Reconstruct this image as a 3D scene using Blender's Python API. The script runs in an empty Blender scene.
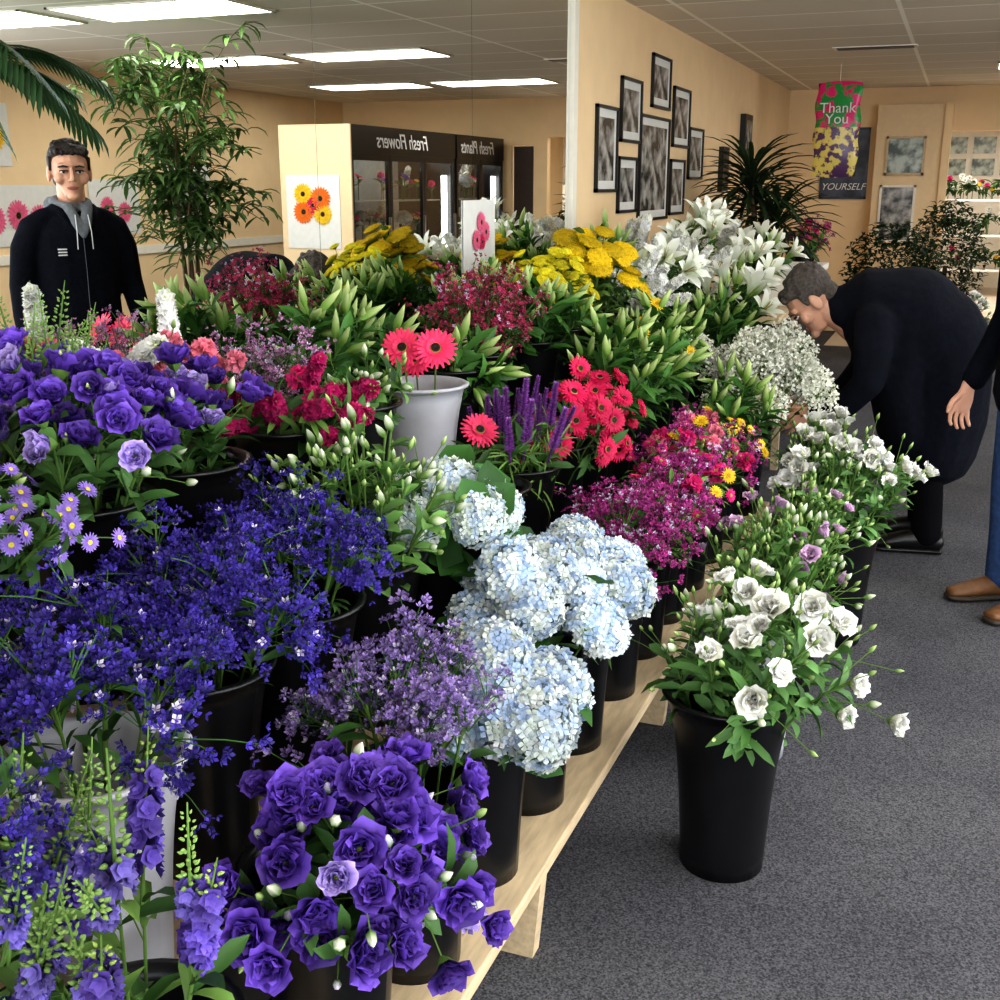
import bpy, math
import numpy as np
from mathutils import Vector, Matrix
pi=math.pi
def S(r,g,b):
    f=lambda c:(c/255/12.92 if c/255<=.04045 else ((c/255+.055)/1.055)**2.4)
    return np.array([f(r),f(g),f(b)])
scene=bpy.context.scene
COL=scene.collection
# ---------------- materials
def newmat(name):
    m=bpy.data.materials.new(name); m.use_nodes=True
    nt=m.node_tree; b=nt.nodes['Principled BSDF']; return m,nt,b
def mat(name,col,rough=.6,metal=0,var=.12,scale=20,bump=0,emis=0,spec=None,stretch=None):
    m,nt,b=newmat(name); N=nt.nodes; L=nt.links
    tc=N.new('ShaderNodeTexCoord'); no=N.new('ShaderNodeTexNoise'); no.inputs['Scale'].default_value=scale
    no.inputs['Detail'].default_value=4
    if stretch:
        mp=N.new('ShaderNodeMapping'); mp.inputs['Scale'].default_value=stretch
        L.new(tc.outputs['Object'],mp.inputs['Vector']); L.new(mp.outputs[0],no.inputs['Vector'])
    else: L.new(tc.outputs['Object'],no.inputs['Vector'])
    r=N.new('ShaderNodeValToRGB'); c=np.array(col)
    r.color_ramp.elements[0].position=.3; r.color_ramp.elements[1].position=.7
    r.color_ramp.elements[0].color=(*np.clip(c*(1-var),0,1),1); r.color_ramp.elements[1].color=(*np.clip(c*(1+var),0,1),1)
    L.new(no.outputs['Fac'],r.inputs[0]); L.new(r.outputs[0],b.inputs['Base Color'])
    b.inputs['Roughness'].default_value=rough; b.inputs['Metallic'].default_value=metal
    if spec is not None: b.inputs['Specular IOR Level'].default_value=spec
    if bump:
        bp=N.new('ShaderNodeBump'); bp.inputs['Strength'].default_value=bump; bp.inputs['Distance'].default_value=.01
        L.new(no.outputs['Fac'],bp.inputs['Height']); L.new(bp.outputs[0],b.inputs['Normal'])
    if emis:
        b.inputs['Emission Color'].default_value=(*c,1); b.inputs['Emission Strength'].default_value=emis
    return m
def flora_mat(name,trans=.22,rough=.55):
    m,nt,b=newmat(name); N=nt.nodes; L=nt.links
    at=N.new('ShaderNodeAttribute'); at.attribute_name='Col'
    L.new(at.outputs['Color'],b.inputs['Base Color']); b.inputs['Roughness'].default_value=rough
    b.inputs['Specular IOR Level'].default_value=.3
    tr=N.new('ShaderNodeBsdfTranslucent'); L.new(at.outputs['Color'],tr.inputs['Color'])
    mx=N.new('ShaderNodeMixShader'); mx.inputs[0].default_value=trans
    L.new(b.outputs[0],mx.inputs[1]); L.new(tr.outputs[0],mx.inputs[2])
    L.new(mx.outputs[0],N['Material Output'].inputs['Surface'])
    return m
M_flora=flora_mat('flora')
M_black=mat('black_plastic',S(14,14,16),.32,var=.2,spec=.4)
M_grey=mat('grey_plastic',S(176,176,182),.4,var=.06)
M_wall=mat('wall_paint',S(234,205,162),.75,var=.03,scale=6)
M_white=mat('white_trim',S(232,226,212),.5,var=.03)
M_wood=mat('bench_wood',S(198,176,142),.6,var=.2,scale=9,stretch=(6,1,6))
M_dwood=mat('dark_riser',S(26,23,20),.8)
M_frame=mat('frame_black',S(14,13,13),.4)
M_mat_white=mat('picture_mount',S(215,215,210),.6,var=.04)
M_jacket=mat('navy_fleece',S(15,17,25),.95,var=.3,scale=60,bump=.3,spec=.1)
M_coat=mat('black_coat',S(16,18,27),.95,var=.25,scale=40,bump=.3,spec=.15)
M_jeans=mat('denim',S(44,70,112),.85,var=.3,scale=45,bump=.3)
M_trous=mat('black_trousers',S(12,12,15),.95,spec=.1)
M_skin=mat('skin',S(206,156,130),.5,var=.05,scale=30)
M_hairb=mat('hair_brown',S(34,24,18),.6,var=.5,scale=90,bump=.8,stretch=(3,1,1))
M_hairg=mat('hair_grey',S(70,62,56),.7,var=.5,scale=90,bump=.8)
M_hood=mat('grey_hoodie',S(110,114,120),.9,var=.15,scale=80,bump=.4)
M_shoe=mat('tan_leather',S(112,76,44),.55,var=.2,scale=30)
M_sole=mat('shoe_sole',S(60,50,40),.8)
M_eye=mat('eye_white',S(205,200,194),.3,var=.02)
M_iris=mat('iris_dark',S(35,26,20),.2)
M_lip=mat('lip',S(170,100,90),.5)
M_terra=mat('pot_dark',S(50,42,38),.6)
M_wpot=mat('pot_white',S(225,222,215),.4)
M_soil=mat('soil',S(40,28,20),1)
M_fridge=mat('cooler_black',S(12,12,14),.3)
M_steel=mat('steel',S(170,170,172),.3,1)
M_seam=mat('mirror_seam',S(150,150,140),.5)
M_cream=mat('cream_panel',S(226,200,160),.6,var=.03)
M_ffloor=mat('far_floor_painted_light',S(205,192,172),.35,var=.08,scale=4)  # bright floor reflection is put into this pale colour
M_text=mat('sign_lettering',S(225,225,225),.5)
M_door=mat('door_dark',S(62,46,36),.6)
M_light=mat('light_diffuser',(1,.98,.95),.5,var=.0,emis=11)
M_strip=mat('cooler_tube',(1,1,1),.5,var=.0,emis=8)
def picmat(name,a,b_,sc,lo=.42,hi=.58):
    m,nt,b=newmat(name);N=nt.nodes;L=nt.links
    tc=N.new('ShaderNodeTexCoord');no=N.new('ShaderNodeTexNoise');no.inputs['Scale'].default_value=sc;no.inputs['Detail'].default_value=5
    r=N.new('ShaderNodeValToRGB');r.color_ramp.elements[0].position=lo;r.color_ramp.elements[1].position=hi
    r.color_ramp.elements[0].color=(*a,1);r.color_ramp.elements[1].color=(*b_,1)
    L.new(tc.outputs['Object'],no.inputs['Vector']);L.new(no.outputs['Fac'],r.inputs[0]);L.new(r.outputs[0],b.inputs['Base Color'])
    b.inputs['Roughness'].default_value=.25
    return m
M_pic=picmat('bw_photograph',S(42,40,39),S(185,182,176),10,.38,.66)
M_picg=picmat('poster_print',S(60,75,62),S(180,190,180),7)
M_blue=picmat('poster_dark_print',S(40,44,54),S(78,84,98),3)
M_mirror,nt,b=newmat('mirror_glass'); b.inputs['Metallic'].default_value=1; b.inputs['Roughness'].default_value=0.0; b.inputs['Base Color'].default_value=(.88,.9,.88,1)
M_glass,nt,b=newmat('cooler_glass')
N=nt.nodes;L=nt.links
tp=N.new('ShaderNodeBsdfTransparent'); gl=N.new('ShaderNodeBsdfGlossy'); gl.inputs['Roughness'].default_value=.03
mx=N.new('ShaderNodeMixShader'); mx.inputs[0].default_value=.1; L.new(tp.outputs[0],mx.inputs[1]);L.new(gl.outputs[0],mx.inputs[2]);L.new(mx.outputs[0],N['Material Output'].inputs['Surface'])
M_carpet,nt,b=newmat('carpet');N=nt.nodes;L=nt.links
tc=N.new('ShaderNodeTexCoord');n1=N.new('ShaderNodeTexNoise');n1.inputs['Scale'].default_value=210;n1.inputs['Detail'].default_value=3
n2=N.new('ShaderNodeTexNoise');n2.inputs['Scale'].default_value=2.2;n2.inputs['Detail'].default_value=6
L.new(tc.outputs['Object'],n1.inputs['Vector']);L.new(tc.outputs['Object'],n2.inputs['Vector'])
r=N.new('ShaderNodeValToRGB');r.color_ramp.elements[0].position=.34;r.color_ramp.elements[1].position=.68
r.color_ramp.elements[0].color=(*S(52,52,57),1);r.color_ramp.elements[1].color=(*S(112,111,114),1)
L.new(n1.outputs['Fac'],r.inputs[0])
r2=N.new('ShaderNodeValToRGB');r2.color_ramp.elements[0].position=.3;r2.color_ramp.elements[1].position=.7
r2.color_ramp.elements[0].color=(.68,.69,.72,1);r2.color_ramp.elements[1].color=(1,1,1,1);L.new(n2.outputs['Fac'],r2.inputs[0])
mm=N.new('ShaderNodeMix');mm.data_type='RGBA';mm.blend_type='MULTIPLY';mm.inputs[0].default_value=1
L.new(r.outputs[0],mm.inputs[6]);L.new(r2.outputs[0],mm.inputs[7]);L.new(mm.outputs[2],b.inputs['Base Color'])
b.inputs['Roughness'].default_value=.95;b.inputs['Specular IOR Level'].default_value=.15
bp=N.new('ShaderNodeBump');bp.inputs['Strength'].default_value=.5;bp.inputs['Distance'].default_value=.004;L.new(n1.outputs['Fac'],bp.inputs['Height']);L.new(bp.outputs[0],b.inputs['Normal'])
M_ceil,nt,b=newmat('ceiling_tile');N=nt.nodes;L=nt.links
tc=N.new('ShaderNodeTexCoord');mp=N.new('ShaderNodeMapping');L.new(tc.outputs['Object'],mp.inputs['Vector'])
mp.inputs['Location'].default_value=(.16,.15,0)
br=N.new('ShaderNodeTexBrick');br.offset=0;br.squash=1
br.inputs['Scale'].default_value=1;br.inputs['Brick Width'].default_value=1.2;br.inputs['Row Height'].default_value=.66
br.inputs['Mortar Size'].default_value=.014;br.inputs['Mortar Smooth'].default_value=0.0
br.inputs['Color1'].default_value=(*S(218,208,192),1);br.inputs['Color2'].default_value=(*S(210,200,184),1);br.inputs['Mortar'].default_value=(*S(250,244,232),1)
L.new(mp.outputs[0],br.inputs['Vector']);L.new(br.outputs['Color'],b.inputs['Base Color']);b.inputs['Roughness'].default_value=.9

# ---------------- mesh builder
class MB:
    def __init__(s): s.V=[];s.Q=[];s.C=[];s.n=0
    def add(s,T,M=None,P=None,tint=None):
        V,Q,C=T
        if M is not None: V=V@M.T
        if P is not None: V=V+np.asarray(P)
        if tint is not None: C=np.clip(C*tint,0,1)
        s.V.append(V);s.Q.append(Q+s.n);s.C.append(C);s.n+=len(V)
    def get(s):
        return np.concatenate(s.V),np.concatenate(s.Q),np.concatenate(s.C)
    def build(s,name,material,parent=None,smooth=True,xmin=None,zmax=None):
        V,Q,C=s.get()
        if xmin is not None: V=V.copy();V[:,0]=np.maximum(V[:,0],xmin)
        if zmax is not None: V=V.copy();V[:,2]=np.minimum(V[:,2],zmax)
        me=bpy.data.meshes.new(name)
        me.vertices.add(len(V));me.vertices.foreach_set('co',V.astype(np.float32).ravel())
        me.loops.add(Q.size);me.loops.foreach_set('vertex_index',Q.astype(np.int32).ravel())
        me.polygons.add(len(Q));me.polygons.foreach_set('loop_start',np.arange(0,Q.size,4,dtype=np.int32))
        me.update(calc_edges=True)
        me.polygons.foreach_set('use_smooth',np.full(len(Q),smooth,dtype=bool))
        ca=me.color_attributes.new('Col','FLOAT_COLOR','POINT')
        ca.data.foreach_set('color',np.concatenate([C,np.ones((len(C),1))],1).astype(np.float32).ravel())
        me.materials.append(material)
        o=bpy.data.objects.new(name,me);COL.objects.link(o)
        if parent: o.parent=parent
        return o
def empty(name,loc=(0,0,0)):
    e=bpy.data.objects.new(name,None);e.empty_display_size=.1;e.location=loc;COL.objects.link(e);return e
def boxT(cx,cy,cz,sx,sy,sz,c=(1,1,1)):
    V=np.array([[x,y,z] for x in(-.5,.5) for y in(-.5,.5) for z in(-.5,.5)])*[sx,sy,sz]+[cx,cy,cz]
    Q=np.array([[0,1,3,2],[4,6,7,5],[0,4,5,1],[2,3,7,6],[0,2,6,4],[1,5,7,3]])
    return V,Q,np.tile(np.array(c,float),(8,1))
def box(name,x0,x1,y0,y1,z0,z1,m,parent=None,bev=0):
    mb=MB();c=((x0+x1)/2,(y0+y1)/2,(z0+z1)/2);mb.add(boxT(0,0,0,x1-x0,y1-y0,z1-z0))
    o=mb.build(name,m,parent,smooth=False);o.location=c
    if bev:
        md=o.modifiers.new('bev','BEVEL');md.width=bev;md.segments=2
    return o
def rotz(a):
    c,s=math.cos(a),math.sin(a);return np.array([[c,-s,0],[s,c,0],[0,0,1.]])
def rotx(a):
    c,s=math.cos(a),math.sin(a);return np.array([[1.,0,0],[0,c,-s],[0,s,c]])
def nrm(v): v=np.asarray(v,float);return v/(np.linalg.norm(v)+1e-9)
def align(D,spin=0):
    z=nrm(D);h=np.array([1.,0,0]) if abs(z[0])<.8 else np.array([0,1.,0])
    y=nrm(np.cross(z,h));x=np.cross(y,z)
    return np.stack([x,y,z],1)@rotz(spin)
def gridQ(nt,nu):
    i,j=np.meshgrid(np.arange(nt-1),np.arange(nu-1),indexing='ij');a=(i*nu+j).ravel()
    return np.stack([a,a+1,a+nu+1,a+nu],1)
def petal(L,W,e0,e1,c0,c1,cup=.2,ruf=0,nu=3,nt=4,base=.3,tip=.3,r0=0,ph=0,mid=1.,cp=1.):
    t=np.linspace(0,1,nt);e=np.radians(e0+(e1-e0)*t)
    d=L/(nt-1);x=r0+np.concatenate([[0],np.cumsum(np.cos((e[1:]+e[:-1])/2))*d]);z=np.concatenate([[0],np.cumsum(np.sin((e[1:]+e[:-1])/2))*d])
    w=W*np.interp(t,[0,.45,.8,1],[base,mid,.9*mid,tip])
    s=np.linspace(-1,1,nu);T,SS=np.meshgrid(t,s,indexing='ij')
    off=cup*w[:,None]*SS**2+ruf*np.sin(SS*5+ph+T*3)*T
    V=np.stack([x[:,None]-np.sin(e)[:,None]*off,SS*w[:,None]/2,z[:,None]+np.cos(e)[:,None]*off],-1).reshape(-1,3)
    Tc=T**cp
    C=(np.asarray(c0)*(1-Tc[...,None])+np.asarray(c1)*Tc[...,None]).reshape(-1,3)
    return V,gridQ(nt,nu),C
def lathe(prof,k,cols):
    a=np.linspace(0,2*pi,k+1);p=np.array(prof,float)
    V=np.stack([p[:,0][:,None]*np.cos(a),p[:,0][:,None]*np.sin(a),np.repeat(p[:,1][:,None],k+1,1)],-1).reshape(-1,3)
    c=np.array(cols,float)
    if c.ndim==1:c=np.tile(c,(len(p),1))
    return V,gridQ(len(p),k+1),np.repeat(c,k+1,0)
def tube(pts,r,c,k=4):
    pts=np.asarray(pts,float);n=len(pts);T=np.gradient(pts,axis=0)
    r=np.broadcast_to(r,(n,));a=np.linspace(0,2*pi,k+1);V=[]
    for i in range(n):
        M=align(T[i]);V.append(pts[i]+r[i]*(np.cos(a)[:,None]*M[:,0]+np.sin(a)[:,None]*M[:,1]))
    return np.concatenate(V),gridQ(n,k+1),np.tile(np.asarray(c,float),(n*(k+1),1))
G1=S(60,96,44);G2=S(108,142,70);G3=S(36,64,30);GG=S(118,146,94);GY=S(146,170,86)
# ---- heads
def h_lis(cd,cl,r=.036,seed=0,cp=1.8):
    g=np.random.default_rng(seed);mb=MB()
    cup=10*g.random()
    for n,e0,e1,Lf,Wf in((5,66,22+cup,1.25,1.3),(5,78,46+cup,1.15,1.2),(4,84,68,1.0,1.05),(3,88,84,.8,.8)):
        o=g.random()*6
        for i in range(n):
            q=.6+.75*g.random()
            mb.add(petal(r*Lf,r*Wf,e0+g.normal()*6,e1+g.normal()*14,np.array(cd)*q,np.array(cl)*q,cup=.28,ruf=r*.15,nu=5,nt=6,base=.3,tip=.7,r0=r*.05,ph=g.random()*6,cp=cp),rotz(o+i*2*pi/n+g.normal()*.1))
    mb.add(lathe([(.001,.0),(r*.25,r*.15),(r*.1,r*.6),(.001,r*.65)],5,GY*.8))
    mb.add(lathe([(.002,-r*.25),(r*.3,0),(r*.45,r*.3)],6,G2))
    return mb.get()
def h_bud(c0,c1,L=.03,w=.007):
    return lathe([(w*.35,0),(w,L*.3),(w*.85,L*.6),(w*.35,L*.88),(.0005,L)],6,[c0,c0,(np.array(c0)+c1)/2,c1,c1])
def h_gerb(c,rad=.05,cen=S(40,20,15),seed=0,n=22):
    g=np.random.default_rng(seed);mb=MB();c=np.array(c)
    for k,(e0,e1,Lf,r0) in enumerate(((8,-8,.82,.18),(22,4,.7,.16),(45,20,.35,.14))):
        for i in range(n):
            mb.add(petal(rad*Lf,rad*.22,e0+g.normal()*4,e1+g.normal()*5,c*.7,c*(.8+.4*g.random()),cup=-.1,nu=3,nt=3,base=.5,tip=.35,r0=rad*r0),rotz(i*2*pi/n+k*.14+g.normal()*.03))
    mb.add(lathe([(rad*.26,rad*.06),(rad*.2,rad*.13),(rad*.1,rad*.1),(.0005,rad*.09)],10,[S(200,170,60) if sum(cen)<.1 else cen,cen,cen,cen]))
    mb.add(lathe([(.003,-rad*.25),(rad*.25,-.05*rad)],6,G1))
    return mb.get()
def kite(L,W,c,lift=.3):
    return np.array([[0,0,0],[L*.6,W/2,L*lift*.5],[L,0,L*lift],[L*.6,-W/2,L*lift*.5]]),np.array([[0,3,2,1]]),np.tile(np.asarray(c,float),(4,1))
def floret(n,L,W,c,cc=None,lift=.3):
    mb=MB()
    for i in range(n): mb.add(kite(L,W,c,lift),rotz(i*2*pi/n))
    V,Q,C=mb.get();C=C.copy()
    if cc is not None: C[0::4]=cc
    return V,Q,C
def fib(n,zmin=-.5):
    i=np.arange(n)+.5;z=1-i/n*(1-zmin);r=np.sqrt(np.clip(1-z*z,0,1));a=i*2.39996
    return np.stack([r*np.cos(a),r*np.sin(a),z],1)
def h_hyd(r,seed,pal):
    g=np.random.default_rng(seed);mb=MB()
    lump=g.normal(size=(7,3));lump/=np.linalg.norm(lump,axis=1)[:,None]
    for d in fib(230,-.6):
        c=pal[g.integers(len(pal))]*(.82+.26*g.random())
        rr=r*(.84+.12*max(0,(lump@d).max())**2+.12*g.random())
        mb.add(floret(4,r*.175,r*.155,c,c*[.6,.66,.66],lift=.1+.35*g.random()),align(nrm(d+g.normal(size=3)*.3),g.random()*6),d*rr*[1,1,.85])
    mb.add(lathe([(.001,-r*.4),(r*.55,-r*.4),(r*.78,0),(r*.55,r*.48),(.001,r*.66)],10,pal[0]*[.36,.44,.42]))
    return mb.get()
def h_stat(c,seed,R0=.04,n=55,sz=.0075,flat=.5,white=.08):
    g=np.random.default_rng(seed);mb=MB();c=np.array(c)
    nb=6;cent=g.normal(size=(nb,3))*[R0*.75,R0*.75,R0*flat*.9]+[0,0,R0*.3]
    for q in cent: mb.add(tube([[0,0,-R0],q*.6+[0,0,-.01],q],.0012,G1*1.1,3))
    for i in range(n):
        q=cent[i%nb]+g.normal(size=3)*[R0*.2,R0*.2,R0*.17]
        cc=c*(.35+1.0*g.random())
        if g.random()<white: cc=np.array([.6,.55,.7])
        mb.add(floret(4,sz,sz*.8,cc,cc*.5,lift=.9),align(nrm([q[0]*8,q[1]*8,.6+g.normal()*.4]),g.random()*6),q)
    return mb.get()
def h_yar(c,seed,R0=.045):
    g=np.random.default_rng(seed);mb=MB();c=np.array(c)
    mb.add(lathe([(.002,-R0*.5),(R0*.55,-R0*.15),(R0*.98,.0),(R0*.9,R0*.14),(.001,R0*.28)],12,[G2,G2,c*.45,c*.6,c*.7]))
    for i in range(110):
        r=math.sqrt((i+.5)/110);a=i*2.4
        mb.add(floret(4,.006,.006,c*(.55+.65*g.random()),c,lift=.5),align([.5*r*math.cos(a),.5*r*math.sin(a),1]),[R0*r*math.cos(a),R0*r*math.sin(a),R0*.28*(1-r*r)+.002*g.random()+.003])
    return mb.get()
def h_spike(c,seed,L=.2,R0=.018,n=36,fl=5,sz=.015,green=.35,cg=GY):
    g=np.random.default_rng(seed);mb=MB();c=np.array(c)
    mb.add(tube([[0,0,-.05],[0,0,L*.5],[0,0,L]],[.0025,.002,.001],G2,4))
    for i in range(n):
        t=(i+.5)/n;a=i*2.4+g.normal()*.3;s=1-.55*t
        d=np.array([math.cos(a),math.sin(a),.25+.5*t])
        p=np.array([math.cos(a)*R0*s*.7,math.sin(a)*R0*s*.7,L*t])
        if t>1-green: mb.add(h_bud(cg,cg*1.1,sz*.9*s,sz*.3*s),align(d),p*.9)
        else:
            cc=c*(.5+.8*g.random())
            mb.add(floret(fl,sz,sz*.95,cc,cc*.5,lift=.35),align(d,g.random()*6),p)
            mb.add(floret(fl,sz*.6,sz*.6,cc*1.2,cc,lift=1),align(d,g.random()*6),p)
    return mb.get()
def h_liat(c,seed,L=.13):
    g=np.random.default_rng(seed);mb=MB();c=np.array(c)
    mb.add(tube([[0,0,-.05],[0,0,L]],.004,c*.4,4))
    for i in range(260):
        t=i/260;a=i*2.4;s=1-.5*t
        mb.add(kite(.018*s,.005,c*(.4+1.1*g.random()),.3+g.random()*.6),rotz(a),[0,0,L*t])
    return mb.get()
def h_gyp(seed,R0=.09,n=360):
    g=np.random.default_rng(seed);mb=MB()
    for i in range(30):
        q=nrm(g.normal(size=3)+[0,0,.8])*R0*(.6+.4*g.random())
        mb.add(tube([[0,0,-R0],q*.4,q],.0008,G2*.9,3))
    for i in range(n):
        q=nrm(g.normal(size=3)+[0,0,.3])*R0*(.35+.65*g.random()**.5)
        w=.006+.003*g.random()
        mb.add(floret(5,w,w,np.array([.92,.92,.8])*(.8+.25*g.random()),lift=.5),align(g.normal(size=3)),q)
    return mb.get()
def h_carn(c,seed,r=.028):
    g=np.random.default_rng(seed);mb=MB();c=np.array(c)
    for i,d in enumerate(fib(42,-.1)):
        mb.add(petal(r*.8,r*.6,70,20+g.normal()*20,c*.6,c*(.75+.5*g.random()),cup=.2,ruf=r*.15,nu=3,nt=3,base=.3,tip=1,r0=.001,ph=g.random()*6),align(d,g.random()*6),d*r*.35)
    return mb.get()
def h_lily(c,seed,L=.14):
    g=np.random.default_rng(seed);mb=MB()
    for i in range(6):
        mb.add(petal(L,L*(.36 if i%2 else .28),80,15+g.normal()*12,GY,np.array(c),cup=.12,nu=5,nt=7,base=.25,tip=.05,r0=.002,cp=.6),rotz(i*pi/3))
    for i in range(6): mb.add(tube([[0,0,.02],[.01*math.cos(i),.01*math.sin(i),L*.75]],.001,S(160,120,40),3))
    return mb.get()
def leafT(L,W,e0,e1,c,nt=5,mid=1,tip=.05): return petal(L,W,e0,e1,np.array(c)*.8,np.array(c),cup=.22,nu=3,nt=nt,base=.25,tip=tip,mid=mid)
def variants(f,n=3): return [f(i) for i in range(n)]
PUR=variants(lambda s:h_lis(S(58,30,112),S(112,78,184),.036,s),5)
PURL=variants(lambda s:h_lis(S(120,96,176),S(176,156,216),.03,s+9),2)
WLIS=variants(lambda s:h_lis(S(215,220,180),S(252,250,245),.038,s,1.),3)
PLIS=variants(lambda s:h_lis(S(170,140,175),S(215,180,210),.028,s),2)
HPAL=[S(230,238,240),S(196,212,236),S(184,204,236),S(228,235,224),S(242,244,242)]
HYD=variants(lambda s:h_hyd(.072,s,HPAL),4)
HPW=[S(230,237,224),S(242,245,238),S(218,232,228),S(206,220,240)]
HYDW=variants(lambda s:h_hyd(.066,s+5,HPW),3)
SBL=variants(lambda s:h_stat(S(70,54,154),s,n=56,sz=.0072,white=.03),5)
SLV=variants(lambda s:h_stat(S(154,130,192),s+4,R0=.034,n=46,sz=.0072),3)
SMG=variants(lambda s:h_stat(S(190,66,150),s+9,R0=.036,n=52,sz=.0078),3)
GPK=variants(lambda s:h_gerb(S(244,66,112),.056,seed=s),3)
GRD=variants(lambda s:h_gerb(S(208,26,84),.043,seed=s),3)
ASTR=variants(lambda s:h_gerb(S(150,122,208),.018,cen=S(225,205,60),seed=s,n=16),3)
YDAI=variants(lambda s:h_gerb(S(245,205,40),.026,cen=S(200,150,30),seed=s,n=16),2)
PDAI=variants(lambda s:h_gerb(S(225,40,130),.022,cen=S(150,170,60),seed=s,n=16),2)
YAR=variants(lambda s:h_yar(S(228,194,26),s,.048),3)
YARY=variants(lambda s:h_yar(S(240,226,50),s,.028),3)
WAX=variants(lambda s:h_stat(S(192,62,104),s+20,R0=.045,n=70,sz=.0065,flat=1.3,white=.05),3)
PINKS=variants(lambda s:h_stat(S(200,140,185),s+20,R0=.04,n=60,sz=.006,flat=1.3,white=.2),3)
DEL=variants(lambda s:h_spike(S(100,78,168),s,L=.17,R0=.02,n=40,sz=.015,green=.3),4)
DELG=variants(lambda s:h_spike(S(114,100,176),s+7,L=.17,R0=.017,n=56,sz=.013,green=.75,cg=S(128,158,86)),4)
SNAPW=variants(lambda s:h_spike(S(245,245,235),s,L=.17,R0=.026,n=50,sz=.022,green=.15,cg=S(205,220,150)),3)
SNAPM=variants(lambda s:h_spike(S(170,24,92),s,L=.12,R0=.024,n=42,sz=.02,green=.15),3)
LIAT=variants(lambda s:h_liat(S(146,84,168),s),2)
GYP=variants(lambda s:h_gyp(s),2)
CARN=variants(lambda s:h_carn(S(220,50,125),s),2)
CARR=variants(lambda s:h_carn(S(235,135,155),s+4),2)
LILW=variants(lambda s:h_lily(S(252,252,244),s),2)
BUDW=[h_bud(G2,S(235,240,215),.036,.009)];BUDG=[h_bud(G2,S(190,210,140),.028,.006)];BUDP=[h_bud(G2,S(200,190,215),.03,.008)]
LBUD=[h_bud(S(120,155,70),S(190,205,140),.085,.012)]
LBUDW=[h_bud(S(150,180,90),S(240,242,215),.11,.016)]
def bez(B,Cc,P,t): t=np.asarray(t)[:,None];return B*(1-t)**2+2*Cc*t*(1-t)+P*t*t
def pick(l,g): return l[g.integers(len(l))]
def tint(g,a=.2): return (1-a)+2*a*g.random()
def add_leaves(mb,B,Cc,P,g,n,L,W,c,t0=.45,t1=.97,e=(50,0),tip=.05,mid=1.):
    D=nrm(P-Cc)
    for i in range(n):
        t=t0+(t1-t0)*g.random();q=bez(B,Cc,P,[t])[0]
        l=L*(.7+.6*g.random())
        mb.add(leafT(l,W*(.8+.4*g.random()),e[0]+g.normal()*10,e[1]+g.normal()*15,c*tint(g,.4),tip=tip,mid=mid),align(D+g.normal(size=3)*.15,g.random()*6.28),q)
OUT=np.array([.5,-.85,.0])   # customers' side of the display: blooms are turned to face it
def K_simple(T,lv=(5,.07,.018,G1),s=(.9,1.15),tb=.35,side=0,sideT=None,sl=.07,dz=0,twig=.0013,face=.15,pm=1.):
    def f(mb,B,Cc,P,g):
        D=nrm(nrm(P-Cc)+g.normal(size=3)*tb*.5+[0,0,dz]+OUT*face)
        mb.add(pick(T,g),align(D,g.random()*6)*(s[0]+(s[1]-s[0])*g.random()),P,tint(g,.25))
        for k in range(side):
            q=bez(B,Cc,P,[.72+.2*g.random()])[0]
            d=nrm(nrm(P-Cc)+g.normal(size=3)*.45);l=sl*(.6+.8*g.random());e=q+d*l
            mb.add(tube([q,q+d*l*.5+[0,0,.004],e],twig,G2,3))
            mb.add(pick(sideT or T,g),align(nrm(d+[0,0,.3]+OUT*face),g.random()*6)*(.75+.35*g.random()),e,tint(g,.28))
        if lv[0]: add_leaves(mb,B,Cc,P,g,lv[0],lv[1],lv[2],lv[3])
    return f
def K_lis(T,side,lc=GG,ns=4,sl=.09,nl=8):
    return K_simple(T,(nl,.06,.024,lc),(.8,1.2),.9,ns,side,sl,face=.35)
def K_bare(T,lv): return K_simple(T,lv,(.8,1.1),.4,4,T,.08)
def K_lilyleaf(wh=0,yel=False):
    def f(mb,B,Cc,P,g):
        D=nrm(P-Cc)
        add_leaves(mb,B,Cc,P,g,16,.12,.026,S(68,112,48),.45,1.,(55,5))
        for k in range(3 if not wh else 2):
            d=nrm(D+g.normal(size=3)*.4+OUT*.25);q=P-D*.01;e=q+d*.04
            mb.add(tube([q,e],.002,G2,3))
            if g.random()<wh: mb.add(pick(LILW,g),align(d)*1.05,e)
            else: mb.add((LBUDW if wh else LBUD)[0],align(d)*(.8+.4*g.random()),e,tint(g))
        if yel and g.random()<.6: mb.add(pick(YDAI,g),align(nrm(D+OUT))*1.2,P+D*.05)
    return f
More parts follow.
